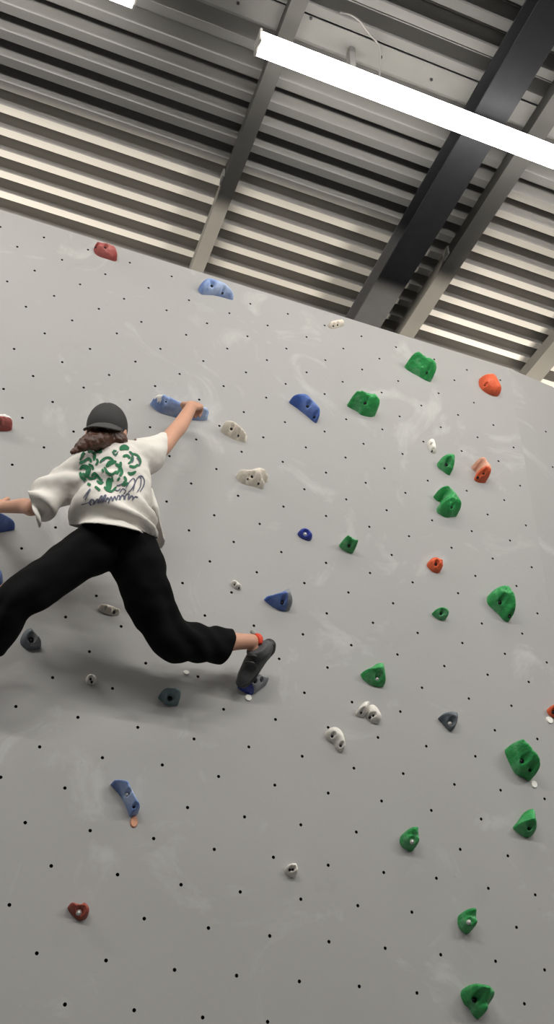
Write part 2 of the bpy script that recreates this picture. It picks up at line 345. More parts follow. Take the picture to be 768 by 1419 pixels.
tmp = bpy.data.objects.new('cable', cu); scene.collection.objects.link(tmp)
bpy.context.view_layer.update(); dg = bpy.context.evaluated_depsgraph_get()
me = bpy.data.meshes.new_from_object(tmp.evaluated_get(dg)); bpy.data.objects.remove(tmp)
me.materials.clear()
tag(link('cable', me, M['cable']), 'thin grey power cable looping from the roof to the long lit tube lamp', 'cable')

# ------------------------------------------------------------------ climbing holds
def catmull(pts, n):
    out = []; N = len(pts)
    for i in range(N):
        p0, p1, p2, p3 = (pts[(i + k - 1) % N] for k in range(4))
        for s in range(n):
            t = s / n
            out.append(0.5 * ((2 * p1) + (p2 - p0) * t + (2 * p0 - 5 * p1 + 4 * p2 - p3) * t * t + (3 * p1 - p0 - 3 * p2 + p3) * t ** 3))
    return out
def segdist(P, A, B):
    d = B - A; L = (d * d).sum() + 1e-12
    t = np.clip(((P - A) @ d) / L, 0, 1)
    return np.linalg.norm(P - (A + t[:, None] * d), axis=1)
nh = [0]
def hold(zoom, pts, h, m, label, bolts=(), w=None, bumps=(), lines=(), lump=0.12, lscale=14, skew=0.25, sharp=False, group=None, plane=None, m2=None, side=0.0, name='climbing_hold', cat='climbing hold', over=None):
    """a hold grown from its outline on the wall: heights follow the distance to the outline.
    bolts: (px, py, bright, radius); bumps: (px, py, r, amount); lines: ([(px, py)...], r, amount)"""
    x0, y0, s = zoom
    def W(p, d=0.4 * h):
        q = at(x0 + p[0] / s, y0 + p[1] / s, d); return Vector((q.x, q.z))
    # the seen outline: its lower rim is the foot on the wall, its upper rim the crest standing off the wall
    pc = np.mean(np.array(pts, float), 0) / s + np.array((x0, y0)); e = pc - np.array((-220.6, 1668.7)); e /= np.linalg.norm(e)
    tt = np.array([np.dot(np.array((x0 + p[0] / s, y0 + p[1] / s)) - pc, e) for p in pts]); tt = (tt - tt.min()) / (tt.max() - tt.min())
    kk = 0.55 + 0.3 * skew
    base = [W(p, h * kk * float(t)) for p, t in zip(pts, tt)]
    c = sum(base, Vector((0, 0))) / len(base)
    base = [p - c for p in base]
    seen = np.array([(p.x, p.y) for p in (catmull([Vector((x0 + a / s, y0 + b / s)) for a, b in pts], 5))])
    nh[0] += 1; off = nh[0] * 3.7
    def seen_from_camera(P, hh):
        X = np.c_[P[:, 0] + side * hh + c.x, -hh, P[:, 1] + skew * hh * 0.6 + c.y] - np.array(CAM)
        z = X @ np.array(CF)
        return np.c_[384 + F * (X @ np.array(CR)) / z, 709.5 + F * (X @ np.array(CD)) / z]
    def grow(base, coarse):
        out = catmull(base, 5)
        O = np.array([(p.x, p.y) for p in out]); N = len(O)
        lo, hi = O.min(0), O.max(0); size = (hi - lo).max()
        st = max(size / (16 if coarse else 38), 0.0022)
        gx = np.arange(lo[0], hi[0], st); gy = np.arange(lo[1], hi[1], st * 0.87)
        G = np.array([(x + (st / 2 if j % 2 else 0), y) for j, y in enumerate(gy) for x in gx])
        r = np.zeros(len(G), bool)
        for i in range(N):
            a, b = O[i], O[(i + 1) % N]
            cnd = ((a[1] > G[:, 1]) != (b[1] > G[:, 1]))
            with np.errstate(divide='ignore', invalid='ignore'):
                r ^= cnd & (G[:, 0] < (b[0] - a[0]) * (G[:, 1] - a[1]) / (b[1] - a[1]) + a[0])
        def bdist(P): return np.min([segdist(P, O[i], O[(i + 1) % N]) for i in range(N)], axis=0)
        G = G[r]; G = G[bdist(G) > st * 0.45]
        V = [Vector(p) for p in O] + [Vector(p) for p in G]
        v2, e2, f2, *_ = geometry.delaunay_2d_cdt(V, [(i, (i + 1) % N) for i in range(N)], [], 1, 1e-7)
        P = np.array([(v.x, v.y) for v in v2])
        D = bdist(P); D[D < 1e-6] = 0
        ww = w or D.max() * 0.9
        t = np.clip(D / ww, 0, 1)
        hh = h * np.sqrt(np.clip(1 - (1 - t) ** 2, 0, 1))
        for i in range(len(P)):
            q = Vector((P[i, 0] * lscale + off, P[i, 1] * lscale, off))
            n = noise.noise(q) + 0.5 * noise.noise(q * 2.6) + 0.32 * noise.noise(q * 6) + (0.2 * noise.noise(q * 13) if not coarse else 0)
            hh[i] += lump * h * n * t[i]
        Qs = seen_from_camera(P, hh)
        def foot(b):
            """where a mark seen at b sits on the wall plane, and how far it stands off"""
            dd = np.hypot(Qs[:, 0] - (x0 + b[0] / s), Qs[:, 1] - (y0 + b[1] / s))
            k = np.argsort(dd)[:7]; k = k[dd[k] < dd[k[0]] + 1.2]; k = k[hh[k].argmax()]
            return Vector(P[k]), float(hh[k])
        for bx, by, r_, a in bumps:
            q, d = foot((bx, by)); dd = np.hypot(P[:, 0] - q.x, P[:, 1] - q.y); rr = r_ / s / 240
            hh = hh + a * h * np.exp(-(dd / rr) ** 2) * np.minimum(1, t * 2)
        for ln, r_, a in lines:
            ql = [np.array(foot(p)[0]) for p in ln]; dd = np.min([segdist(P, ql[i], ql[i + 1]) for i in range(len(ql) - 1)], axis=0); rr = r_ / s / 240
            hh = hh + a * h * np.exp(-(dd / rr) ** 2) * np.minimum(1, t * 2)
        bl = []
        for b in bolts:
            q, d = foot((b[0], b[1])); r_ = b[3] if len(b) > 3 else 0.011
            dd = np.hypot(P[:, 0] - q.x, P[:, 1] - q.y)
            k = np.clip((dd - r_ * 0.75) / (r_ * 0.7), 0, 1)
            hh = np.where(dd < r_ * 1.5, hh * k + np.minimum(hh, max(d - 0.02, d * 0.5)) * (1 - k), hh)
            bl.append((q, max(d - 0.016, d * 0.6), r_, b[2] if len(b) > 2 else 0))
        hh = np.maximum(hh, 0.0); hh[D == 0] = 0
        return P, hh, f2, bl, size
    # fit the foot so that the whole solid, crest included, fills the extent seen in the photograph
    for _ in range(5):
        P, hh, f2, bl, size = grow(base, True)
        Q = seen_from_camera(P, hh)
        l0, h0, l1, h1 = seen.min(0), seen.max(0), Q.min(0), Q.max(0)
        g = np.clip((h0 - l0) / (h1 - l1), .8, 1.25)
        mv = (l0 + h0) / 2 - (l1 + h1) / 2; ctr = (l0 + h0) / 2
        q0 = at(ctr[0], ctr[1], 0); q1 = at(ctr[0] + mv[0], ctr[1] + mv[1], 0); mb = Vector((sum(p.x for p in base), sum(p.y for p in base))) / len(base)
        base = [Vector((mb.x + (p.x - mb.x) * g[0] + q1.x - q0.x, mb.y + (p.y - mb.y) * g[1] + q1.z - q0.z)) for p in base]
    P, hh, f2, bl, size = grow(base, False)
    me = bpy.data.meshes.new(name)
    vs = [(P[i, 0] + side * hh[i], -hh[i], P[i, 1] + skew * hh[i] * 0.6) for i in range(len(P))]
    bm = bmesh.new(); bv = [bm.verts.new(v) for v in vs]
    for f in f2: bm.faces.new([bv[i] for i in f])
    bmesh.ops.recalc_face_normals(bm, faces=bm.faces)
    if sum(f.normal.y * f.calc_area() for f in bm.faces) > 0:
        for f in bm.faces: f.normal_flip()
    if m2:                                        # (material, function of local x, z and height share)
        for f in bm.faces:
            cc = f.calc_center_median()
            if m2[1](cc.x / size, cc.z / size, -cc.y / h): f.material_index = 1
    bm.to_mesh(me); bm.free()
    o = link(name, me, [m] + ([m2[0]] if m2 else []), None, (c.x, 0.0, c.y), smooth=not sharp)
    if sharp:
        me.polygons.foreach_set('use_smooth', [False] * len(me.polygons))
    for q, d, r, br in bl:
        bm = bmesh.new(); cyl(bm, (0, 0.003, 0), (0, -1, 0), r * 0.72, 0.008, 12)
        if br: cyl(bm, (0, -0.002, 0), (0, -1, 0), r * 0.6, 0.005, 6, r * 0.5)
        from_bm('bolt', bm, M['steel'] if br else M['bolt'], o, (q.x + side * d, -d, q.y + skew * d * 0.6), True)
    tag(o, label, cat, group)
    return o
ZA = (120, 310, 3.49); ZB = (280, 360, 2.954); ZC = (520, 460, 3.0968); ZD = (200, 530, 7.68); ZE = (300, 560, 7.68)
ZF = (280, 680, 2.954); ZG = (520, 740, 3.0968); ZH = (520, 1080, 3.0968); ZI = (280, 1060, 2.954); ZJ = (0, 900, 2.7357); ZK = (0, 520, 2.4); ZL = (180, 740, 3.49)
gr = M['green']
hold(ZA, [(34, 110), (40, 92), (60, 90), (95, 96), (130, 112), (146, 135), (148, 170), (135, 182), (100, 172), (60, 158), (40, 138)], .055, M['red'], 'rough red hold at the top of the wall near the left edge', [(93, 107), (45, 100, 0, .008)], lump=.4, bumps=[(120, 150, 12, -.3), (70, 130, 14, .25)])
hold(ZA, [(548, 362), (540, 325), (556, 285), (580, 265), (620, 272), (660, 290), (690, 325), (708, 365), (690, 366), (650, 356), (610, 354), (570, 362)], .075, M['paleblue'], 'blue crescent hold at the top of the wall beside the narrow purlin', [(614, 295), (663, 322, 0, .009)], lump=.08, skew=.1, w=.05)
hold(ZB, [(517, 270), (525, 258), (552, 248), (572, 245), (582, 262), (560, 272), (530, 283)], .03, M['cream'], 'small cream hold with two screw holes right below the wide dark beam', [(540, 268, 0, .007), (557, 264, 0, .007)], lump=.1)
hold(ZC, [(126, 130), (140, 105), (175, 88), (205, 92), (225, 110), (245, 130), (262, 155), (262, 175), (248, 190), (244, 212), (220, 210), (190, 190), (160, 172), (135, 150)], .10, gr, 'lumpy green hold highest of all the green holds, under the right purlin', [(222, 165, 0, .008)], lump=.15, lines=[([(160, 132), (185, 128), (215, 138)], 9, -.35), ([(150, 115), (190, 105), (235, 135)], 12, .15)], skew=.35)
hold(ZC, [(445, 215), (455, 190), (485, 178), (510, 185), (530, 210), (542, 250), (535, 272), (505, 276), (470, 262), (448, 240)], .07, M['orange'], 'round orange pitted hold at the upper right near the bend in the wall', [(478, 226, 0, .006)], lump=.12, skew=-.1, m2=(M['peach'], lambda x, z, k: z > 0.22 - 0.2 * x and k < .93))
hold(ZB, [(356, 567), (400, 549), (432, 556), (458, 588), (480, 622), (482, 642), (466, 669), (430, 635), (390, 598)], .07, M['blue'], 'angular blue wedge hold with one bolt, right of the cream thorn-shaped hold', [(437, 593), (462, 632, 0, .008)], lump=.04, w=.035, skew=.3)
hold(ZB, [(594, 577), (605, 553), (640, 540), (690, 543), (720, 565), (727, 600), (715, 625), (690, 640), (650, 640), (635, 615), (605, 595)], .10, gr, 'broad lumpy green hold right of the blue wedge, bolt in its middle', [(673, 578, 0, .012)], lump=.2, bumps=[(690, 600, 12, -.2), (620, 575, 16, .15)], lines=[([(640, 605), (655, 625), (690, 625)], 8, -.2)], skew=.35)
big = hold(ZD, [(62, 200), (75, 160), (130, 138), (200, 150), (260, 190), (330, 225), (400, 228), (470, 222), (560, 228), (640, 245), (672, 285), (645, 335), (545, 378), (430, 396), (330, 402), (230, 385), (150, 360), (95, 300)], .11, M['paleblue'], 'long pale blue hold gripped by the climber\'s right hand', [(228, 195, 0, .007)], lump=.03, w=.06, skew=.15, lscale=8, m2=(M['chalk'], lambda x, z, k: -.46 < x < -.30 and -.10 < z < .12 and k > .4))
hold(ZE, [(45, 230), (70, 195), (130, 180), (185, 190), (220, 240), (260, 310), (320, 395), (300, 408), (220, 405), (150, 380), (100, 340), (60, 300)], .065, M['cream'], 'cream thorn-shaped hold right of the climber\'s right hand', [(167, 240, 0, .009), (238, 318, 0, .007)], lump=.06, skew=.6, w=.03)
hold(ZE, [(215, 745), (300, 745), (370, 700), (440, 680), (500, 700), (520, 740), (550, 745), (535, 780), (490, 800), (462, 835), (485, 890), (465, 908), (380, 885), (280, 870), (235, 835), (215, 790)], .06, M['cream'], 'cream forked hold with three screw holes below the thorn-shaped one', [(403, 748, 0, .009), (453, 828, 0, .007), (338, 765, 0, .006)], lump=.08, skew=.6, w=.03)
hold(ZC, [(222, 470), (240, 458), (258, 470), (262, 505), (255, 522), (235, 515), (225, 490)], .03, M['white'], 'small white hold above and left of the small green round hold', [(240, 476, 0, .005), (246, 512, 0, .006)], lump=.2)
hold(ZC, [(266, 565), (275, 540), (300, 525), (330, 527), (342, 550), (338, 580), (325, 612), (310, 612), (290, 595), (270, 580)], .08, gr, 'small rounded green hold with a dark bolt, directly above the hooked green hold', [(313, 557, 0, .012)], lump=.15, lines=[([(275, 560), (300, 575), (335, 575)], 8, -.2)], skew=.3)
hold(ZC, [(415, 550), (440, 537), (465, 545), (485, 575), (498, 600), (492, 635), (470, 645), (440, 648), (418, 640), (416, 625), (432, 600), (434, 580), (420, 572)], .09, M['orange'], 'orange hooked hold with a chalky pale top, right of the small green ones', [(475, 600, 0, .008), (444, 618, 0, .009)], lump=.12, m2=(M['peach'], lambda x, z, k: z > -0.02 - .35 * x), skew=.25)
hold(ZC, [(250, 680), (265, 664), (300, 662), (320, 680), (345, 710), (365, 745), (368, 775), (340, 785), (300, 797), (265, 785), (250, 770), (258, 745), (280, 722), (284, 704), (268, 700)], .10, gr, 'hooked comma-shaped green hold left of and below the orange hooked hold', [(340, 740, 0, .009)], lump=.1, lines=[([(330, 720), (350, 760)], 7, -.2)], skew=.3)
hold(ZK, [(-24, 140), (0, 130), (28, 133), (41, 152), (36, 175), (10, 185), (-24, 182)], .06, M['red'], 'red hold with chalk-white top cut by the left edge, above the climber\'s left arm', [(-2, 165, 1, .008)], lump=.25, m2=(M['chalk'], lambda x, z, k: z > .0 + .1 * x))
hold(ZF, [(391, 176), (402, 159), (420, 153), (440, 162), (451, 182), (449, 198), (436, 206), (415, 202), (398, 192)], .035, M['navy'], 'small round dark blue hold with a bright bolt in the middle of the wall', [(425, 170, 1, .012)], lump=.03)
hold(ZF, [(562, 215), (575, 190), (605, 183), (635, 203), (638, 235), (625, 256), (590, 250), (570, 235)], .07, gr, 'small knobbly green hold right of the small round dark blue one', [(608, 218, 0, .009)], lump=.3, lines=[([(572, 210), (600, 205), (630, 215)], 7, .25), ([(585, 235), (610, 225)], 7, -.3)], skew=.2)
hold(ZF, [(117, 375), (130, 366), (150, 378), (161, 400), (150, 408), (126, 396)], .025, M['white'], 'tiny cream hold right of the climber\'s bent right leg', [(133, 381, 0, .005), (150, 396, 0, .005)], lump=.2)
hold(ZF, [(253, 445), (275, 447), (310, 430), (345, 402), (362, 404), (369, 440), (369, 475), (350, 493), (310, 491), (275, 470)], .08, M['bluegrey'], 'blue jug hold with a chalky grey side above the climber\'s right foot', [(331, 446, 0, .011)], lump=.06, skew=.35, w=.04, m2=(M['blue'], lambda x, z, k: x < .12 - .5 * z or z > .32))
hold(ZF, [(649, 757), (670, 740), (700, 722), (715, 709), (745, 708), (752, 740), (750, 790), (740, 803), (700, 802), (665, 785)], .07, gr, 'triangular green jug with a bright bolt above the pair of white holds', [(720, 762, 1, .011)], lump=.06, w=.05, lines=[([(680, 745), (705, 735), (735, 725)], 9, .2), ([(690, 770), (710, 750)], 9, -.25)])
hold(ZF, [(629, 910), (645, 880), (665, 862), (686, 869), (682, 893), (662, 926), (636, 924)], .05, M['white'], 'white angular hold, left one of the touching pair below the triangular green jug', [(655, 901, 0, .006)], lump=.06, skew=.4, w=.02)
hold(ZF, [(676, 890), (690, 876), (708, 880), (725, 900), (735, 930), (722, 955), (692, 950), (670, 928), (668, 908)], .04, M['white'], 'white oval hold with two screw holes, right one of the touching pair', [(690, 924, 0, .008), (706, 914, 0, .006)], lump=.04)
hold(ZF, [(503, 1000), (515, 976), (545, 967), (573, 983), (586, 1020), (584, 1060), (566, 1071), (548, 1058), (540, 1036), (515, 1021)], .045, M['white'], 'white bean-shaped hold left of and below the touching white pair', [(538, 1002, 0, .007), (570, 1038, 0, .007)], lump=.04)
hold(ZG, [(222, 130), (240, 103), (265, 102), (287, 120), (290, 150), (270, 168), (245, 165), (228, 148)], .055, M['orange'], 'small round orange hold in the right half, mid-height, between green holds', [(267, 123, 0, .009)], lump=.35, lscale=30, bumps=[(245, 145, 7, -.3), (272, 150, 6, -.3)])
hold(ZG, [(243, 340), (265, 320), (300, 315), (315, 335), (312, 360), (285, 371), (260, 362)], .055, gr, 'small flat green hold below the small round orange one', [(290, 330, 0, .008)], lump=.12, lines=[([(250, 342), (275, 345), (310, 340)], 7, -.2)])
hold(ZG, [(482, 265), (500, 235), (535, 222), (575, 228), (592, 260), (600, 310), (598, 350), (585, 377), (555, 370), (535, 345), (505, 320), (482, 295)], .11, gr, 'big drop-shaped green hold at mid-height near the right edge', [(545, 280, 0, .012), (585, 342, 0, .009)], lump=.15, lines=[([(520, 320), (560, 310), (570, 290)], 10, -.2), ([(550, 330), (570, 350)], 9, -.15)], skew=.25)
hold(ZG, [(270, 790), (300, 768), (345, 764), (356, 790), (346, 825), (325, 849), (300, 830), (285, 810)], .06, M['slate'], 'dark slate hold with a bright bolt right of the white pair', [(330, 800, 1, .012)], lump=.1, lines=[([(285, 790), (310, 790), (335, 830)], 9, -.2)])
hold(ZG, [(556, 920), (570, 890), (610, 882), (650, 905), (690, 950), (707, 1000), (705, 1045), (690, 1059), (650, 1045), (615, 1040), (592, 1020), (575, 980)], .10, gr, 'largest green hold, a broad fin with a rim, low at the right edge', [(635, 968, 0, .013), (668, 1010, 0, .008)], lump=.1, lines=[([(565, 915), (615, 905), (665, 945), (695, 1010)], 10, .28), ([(590, 930), (640, 940), (680, 1000)], 9, -.15)], skew=.2)
hold(ZG, [(737, 760), (748, 735), (790, 728), (805, 760), (790, 790), (752, 786)], .06, M['orange'], 'orange hold cut by the right edge above a white tag', [(775, 760, 0, .01)], lump=.35, lscale=26)
hold(ZH, [(593, 210), (620, 180), (652, 140), (672, 127), (690, 145), (694, 195), (690, 232), (665, 249), (635, 246), (602, 226)], .08, gr, 'triangular green wedge hold below the largest green hold', [(668, 205, 0, .008)], lump=.08, w=.05, lines=[([(610, 205), (660, 165), (680, 190)], 9, .2), ([(640, 225), (665, 200)], 10, -.22)])
nut = dict(lump=.15)
hold(ZH, [(105, 260), (120, 228), (150, 205), (186, 207), (189, 240), (186, 290), (165, 308), (130, 301), (110, 285)], .08, gr, 'green nut-shaped hold with a bright bolt, upper of the alike two low down', [(162, 264, 1, .012)], lump=.12, lines=[([(118, 255), (150, 228), (180, 235)], 8, -.25), ([(112, 285), (150, 280), (180, 300)], 8, .15)], skew=.3)
hold(ZH, [(354, 610), (365, 575), (395, 555), (433, 557), (438, 600), (433, 645), (405, 663), (370, 651), (357, 630)], .08, gr, 'green nut-shaped hold with a bright bolt, lower of the alike two low down', [(408, 612, 1, .012)], lump=.12, lines=[([(365, 605), (398, 578), (430, 582)], 8, -.25), ([(362, 635), (395, 630), (430, 645)], 8, .15)], skew=.3)
hold(ZH, [(367, 915), (380, 884), (410, 874), (470, 879), (500, 904), (513, 940), (500, 966), (482, 985), (471, 1015), (450, 1029), (425, 1010), (405, 976), (380, 956)], .10, gr, 'lowest green hold, heart-shaped and lumpy with one dark bolt', [(443, 938, 0, .012)], lump=.1, lines=[([(380, 900), (430, 905), (480, 900)], 9, .15), ([(375, 935), (415, 930), (440, 960)], 9, -.2), ([(450, 965), (495, 955)], 9, -.2)], skew=.3)
hold(ZI, [(338, 430), (350, 410), (375, 402), (391, 410), (391, 445), (370, 463), (348, 449)], .045, M['white'], 'small white knob with two screw holes alone low in the middle', [(363, 426, 0, .006), (376, 419, 0, .006)], lump=.05)
hold(ZJ, [(257, 975), (270, 964), (300, 968), (320, 959), (338, 985), (328, 1015), (300, 1028), (275, 1010), (260, 992)], .055, M['brick'], 'brick-red ring-shaped hold with a bright bolt at the lower left', [(303, 988, 1, .013)], lump=.2, bumps=[(303, 988, 22, -.2)])
hold(ZJ, [(419, 498), (440, 494), (485, 499), (498, 530), (515, 570), (530, 605), (522, 622), (492, 634), (480, 600), (462, 555), (440, 520)], .075, M['paleblue'], 'long blue bar hold standing on end at the lower left, above an orange tag', [(484, 545, 1, .008), (508, 592, 0, .006)], lump=.05, w=.028, skew=.2)
hold(ZJ, [(599, 175), (610, 155), (640, 145), (670, 148), (685, 165), (681, 195), (668, 213), (625, 213), (613, 195)], .07, M['teal'], 'grey-teal ring-like hold below the climber\'s right knee', [(650, 175, 0, .012)], lump=.08, lines=[([(605, 185), (640, 190), (675, 185)], 7, -.15)], skew=.35)
hold(ZJ, [(325, 114), (330, 100), (345, 94), (360, 100), (365, 114), (360, 129), (345, 134), (330, 128)], .03, M['white'], 'round white button hold with two holes, left of the grey-teal hold', [(345, 108, 0, .006), (347, 120, 0, .006)], lump=.03)
hold(ZK, [(67, 890), (75, 855), (99, 841), (120, 860), (135, 885), (131, 906), (90, 913)], .07, M['slate'], 'dark grey wedge hold under the climber\'s left knee', [(107, 873, 0, .013)], lump=.05, w=.04, m2=(M['bluegrey'], lambda x, z, k: x > .02 and k > .2))
hold(ZK, [(327, 770), (350, 762), (385, 774), (396, 790), (370, 799), (340, 791)], .035, M['cream'], 'dull cream hold in shadow between the climber\'s legs', [(385, 783, 0, .009), (348, 774, 1, .005)], lump=.08)
hold(ZL, [(520, 740), (560, 713), (605, 679), (640, 690), (668, 689), (662, 710), (630, 742), (590, 776), (550, 767)], .06, M['bluegrey'], 'blue-grey foothold under the toe of the climber\'s right shoe', [(603, 705, 0, .007), (640, 705, 0, .007)], lump=.05, w=.03, m2=(M['navy'], lambda x, z, k: z < -.12 - .9 * (x + .2) and x < 0))
hold(ZK, [(-48, 470), (0, 458), (25, 474), (49, 497), (20, 513), (0, 521), (-48, 516)], .08, M['blue'], 'blue hold under the climber\'s left hand at the left edge', [(-30, 490, 0, .009)], lump=.05, w=.04)
hold(ZK, [(-36, 652), (0, 648), (9, 670), (5, 700), (-5, 713), (-36, 712)], .06, M['blue'], 'blue hold sliver at the left edge beside the climber\'s left knee', [(-20, 680, 0, .009)], lump=.05)
def route_tag(zoom, x, y, rx, ry, m, label, rot=0):
    x0, y0, s = zoom; c = at(x0 + x / s, y0 + y / s)
    bm = bmesh.new(); n = 20; d = -CAM.y / 3 and 1
    k = (c - CAM).length / F
    o_ = [bm.verts.new((rx * k / s * math.cos(2 * math.pi * i / n), 0, ry * k * 1.25 / s * math.sin(2 * math.pi * i / n))) for i in range(n)]
    t_ = [bm.verts.new((v.co.x * .85, -.006, v.co.z * .85)) for v in o_]
    for i in range(n): bm.faces.new((o_[i], o_[(i + 1) % n], t_[(i + 1) % n], t_[i]))
    bm.faces.new(t_)
    o = from_bm('route_tag', bm, m, None, c, False); o.rotation_euler = (0, rot, 0)
    tag(o, label, 'tag')
route_tag(ZG, 681, 1075, 15, 13, M['tagw'], 'white oval tag at the lower tip of the largest green hold', .5)
route_tag(ZG, 748, 799, 16, 13, M['tagw'], 'white oval tag under the orange hold at the right edge', .5)
route_tag(ZL, 573, 793, 18, 14, M['tagw'], 'white round tag under the foothold of the climber\'s right shoe')
route_tag(ZL, 272, 671, 16, 9, M['tagw'], 'white tag just below the climber\'s bent right knee')
route_tag(ZJ, 508, 654, 14, 17, M['tago'], 'orange tag under the long blue bar hold')

# ------------------------------------------------------------------ the climber
def loft(bm, secs, seg=20, cap=True):
    """secs: (centre, U, V) with U, V half-axis vectors"""
    rings = []
    for c, U, V in secs:
        rings.append([bm.verts.new(c + U * math.cos(2 * math.pi * k / seg) + V * math.sin(2 * math.pi * k / seg)) for k in range(seg)])
    for a, b in zip(rings, rings[1:]):
        for k in range(seg): bm.faces.new((a[k], a[(k + 1) % seg], b[(k + 1) % seg], b[k]))
    if cap: bm.faces.new(rings[0][::-1]); bm.faces.new(rings[-1])
def tube(bm, pts, seg=16, n=5, ends=True):
    """smooth round tube through (Vector, radius), closed with rounded ends"""
    P = [p for p, r in pts]; Rr = [r for p, r in pts]; Q = []; N = len(P)
    for i in range(N - 1):
        p0, p1, p2, p3 = P[max(i - 1, 0)], P[i], P[i + 1], P[min(i + 2, N - 1)]
        r0, r1, r2, r3 = Rr[max(i - 1, 0)], Rr[i], Rr[i + 1], Rr[min(i + 2, N - 1)]
        for s in range(n):
            t = s / n
            f = lambda a, b, c, d: 0.5 * ((2 * b) + (c - a) * t + (2 * a - 5 * b + 4 * c - d) * t * t + (3 * b - a - 3 * c + d) * t ** 3)
            Q.append((f(p0, p1, p2, p3), f(r0, r1, r2, r3)))
    Q.append((P[-1], Rr[-1]))
    if ends:
        d0 = (Q[0][0] - Q[1][0]).normalized(); d1 = (Q[-1][0] - Q[-2][0]).normalized(); a, b = Q[0], Q[-1]
        Q = [(a[0] + d0 * a[1] * .75, a[1] * .45), (a[0] + d0 * a[1] * .45, a[1] * .82)] + Q + [(b[0] + d1 * b[1] * .45, b[1] * .82), (b[0] + d1 * b[1] * .75, b[1] * .45)]
    secs = []; U = None
    for i, (p, r) in enumerate(Q):
        T = (Q[min(i + 1, len(Q) - 1)][0] - Q[max(i - 1, 0)][0]).normalized()
        if U is None: U = T.orthogonal().normalized()
        U = (U - T * U.dot(T)).normalized(); V = T.cross(U)
        secs.append((p, U * r, V * r))
    loft(bm, secs, seg)
def ball(bm, c, ax, rot=None, seg=20):
    mtx = Matrix.Translation(c) @ (rot.to_4x4() if rot else Matrix.Identity(4)) @ Matrix.Diagonal((*ax, 1))
    bmesh.ops.create_uvsphere(bm, u_segments=seg, v_segments=seg - 4, radius=1, matrix=mtx)
def fuse(bm, voxel, smooth=4):
    """one continuous skin round everything in bm"""
    me = bpy.data.meshes.new('t'); bm.to_mesh(me); bm.free()
    o = bpy.data.objects.new('t', me); scene.collection.objects.link(o)
    r = o.modifiers.new('r', 'REMESH'); r.mode = 'VOXEL'; r.voxel_size = voxel
    sm = o.modifiers.new('s', 'SMOOTH'); sm.iterations = smooth; sm.factor = .5
    bpy.context.view_layer.update()
    dg = bpy.context.evaluated_depsgraph_get()
    out = bpy.data.meshes.new_from_object(o.evaluated_get(dg))
    bpy.data.objects.remove(o); bpy.data.meshes.remove(me)
    return out
def displace(me, fn):
    nr = [v.normal.copy() for v in me.vertices]
    for v, n in zip(me.vertices, nr): v.co += n * fn(v.co, n)
    me.update()
def cut(me, planes):
    """open a garment: remove what lies past each (point, direction, reach)"""
    bm = bmesh.new(); bm.from_mesh(me)
    for p, d, reach in planes:
        fs = [f for f in bm.faces if (reach(f.calc_center_median()) if callable(reach) else (f.calc_center_median() - p).length < reach)]
        gm = list({v for f in fs for v in f.verts}) + list({e for f in fs for e in f.edges}) + fs
        bmesh.ops.bisect_plane(bm, geom=gm, plane_co=p, plane_no=d, clear_outer=True)
    bm.to_mesh(me); bm.free()
def fbm(p, s): return noise.noise(p * s) + .5 * noise.noise(p * s * 2.1) + .25 * noise.noise(p * s * 4.3)
def part(name, me, m, parent, thick=0.0):
    o = link(name, me, m, parent)
    if parent is person: o.matrix_parent_inverse = Matrix.Translation(-ROOT)
    if thick:
        s = o.modifiers.new('thickness', 'SOLIDIFY'); s.thickness = thick; s.offset = -1
    return o

ROOT = at(190, 900, 0.25)
person = empty('person', ROOT)
tag(person, 'person seen from behind climbing the wall, cream printed t-shirt, black baggy trousers, backwards cap', 'person')

# joints: photographed place and distance from the wall
head = at(148, 598, .47)
neck = at(162, 624, .43)
shL, shR = at(112, 650, .42), at(203, 627, .41)
elL, wrL, haL = at(52, 701, .38), at(4, 703, .16), at(-14, 700, .09)
elR, wrR = at(240, 601, .30), at(265, 564, .20)
chest = at(156, 668, .41); waist = at(161, 715, .40)
hipL, hipR = at(148, 762, .39), at(192, 764, .39)
knL, anL = at(22, 822, .35), at(-16, 900, .16)
knR, anR = at(236, 884, .24), at(350, 889, .16)
FACE = Vector((.35, .90, .22)).normalized()
UPH = Vector((-.08, -.2, 1)); UPH = (UPH - FACE * UPH.dot(FACE)).normalized(); RT = FACE.cross(UPH).normalized()
HR = Matrix((RT, FACE, UPH)).transposed()

def px(x, y, d, r):
    """a joint seen at (x, y) with a radius of r seen pixels, in metres"""
    p = at(x, y, d); return (p, r * (p - CAM).dot(CF) / F)
def m_(p, r): return r * (p - CAM).dot(CF) / F
# --- body, one continuous skin
bm = bmesh.new()
ball(bm, head + UPH * .01, (.068, .086, .098), HR)
ball(bm, head + FACE * .03 - UPH * .055, (.055, .062, .06), HR)                 # jaw
tube(bm, [(head + FACE * .088 + UPH * .005, .010), (head + FACE * .105 - UPH * .022, .014)], 10)   # nose
tube(bm, [(head + FACE * .086 - UPH * .058 - RT * .02, .007), (head + FACE * .092 - UPH * .058, .009), (head + FACE * .086 - UPH * .058 + RT * .02, .007)], 8)
for s in (-1, 1):
    ball(bm, head + RT * s * .069 - UPH * .015 - FACE * .005, (.010, .022, .032), HR, 12)          # ears
    ball(bm, head + FACE * .078 + RT * s * .03 + UPH * .005, (.016, .012, .010), HR, 10)           # eyes
tube(bm, [(head - UPH * .04 - FACE * .01, .056), (neck, .055), (at(157, 640, .41), .07)], 16)
tube(bm, [(shL, .045), (at(152, 652, .40), .06), (shR, .045)], 16)
Zx = Vector((1, 0, .18)).normalized()
loft(bm, [(at(155, 650, .40), Zx * .11, Vector((0, .07, 0))), (at(154, 668, .40), Zx * .125, Vector((0, .085, 0))), (at(154, 695, .39), Zx * .115, Vector((0, .075, 0))), (at(156, 715, .39), Zx * .11, Vector((0, .07, 0))), (at(164, 752, .37), Zx * .11, Vector((0, .07, 0)))])
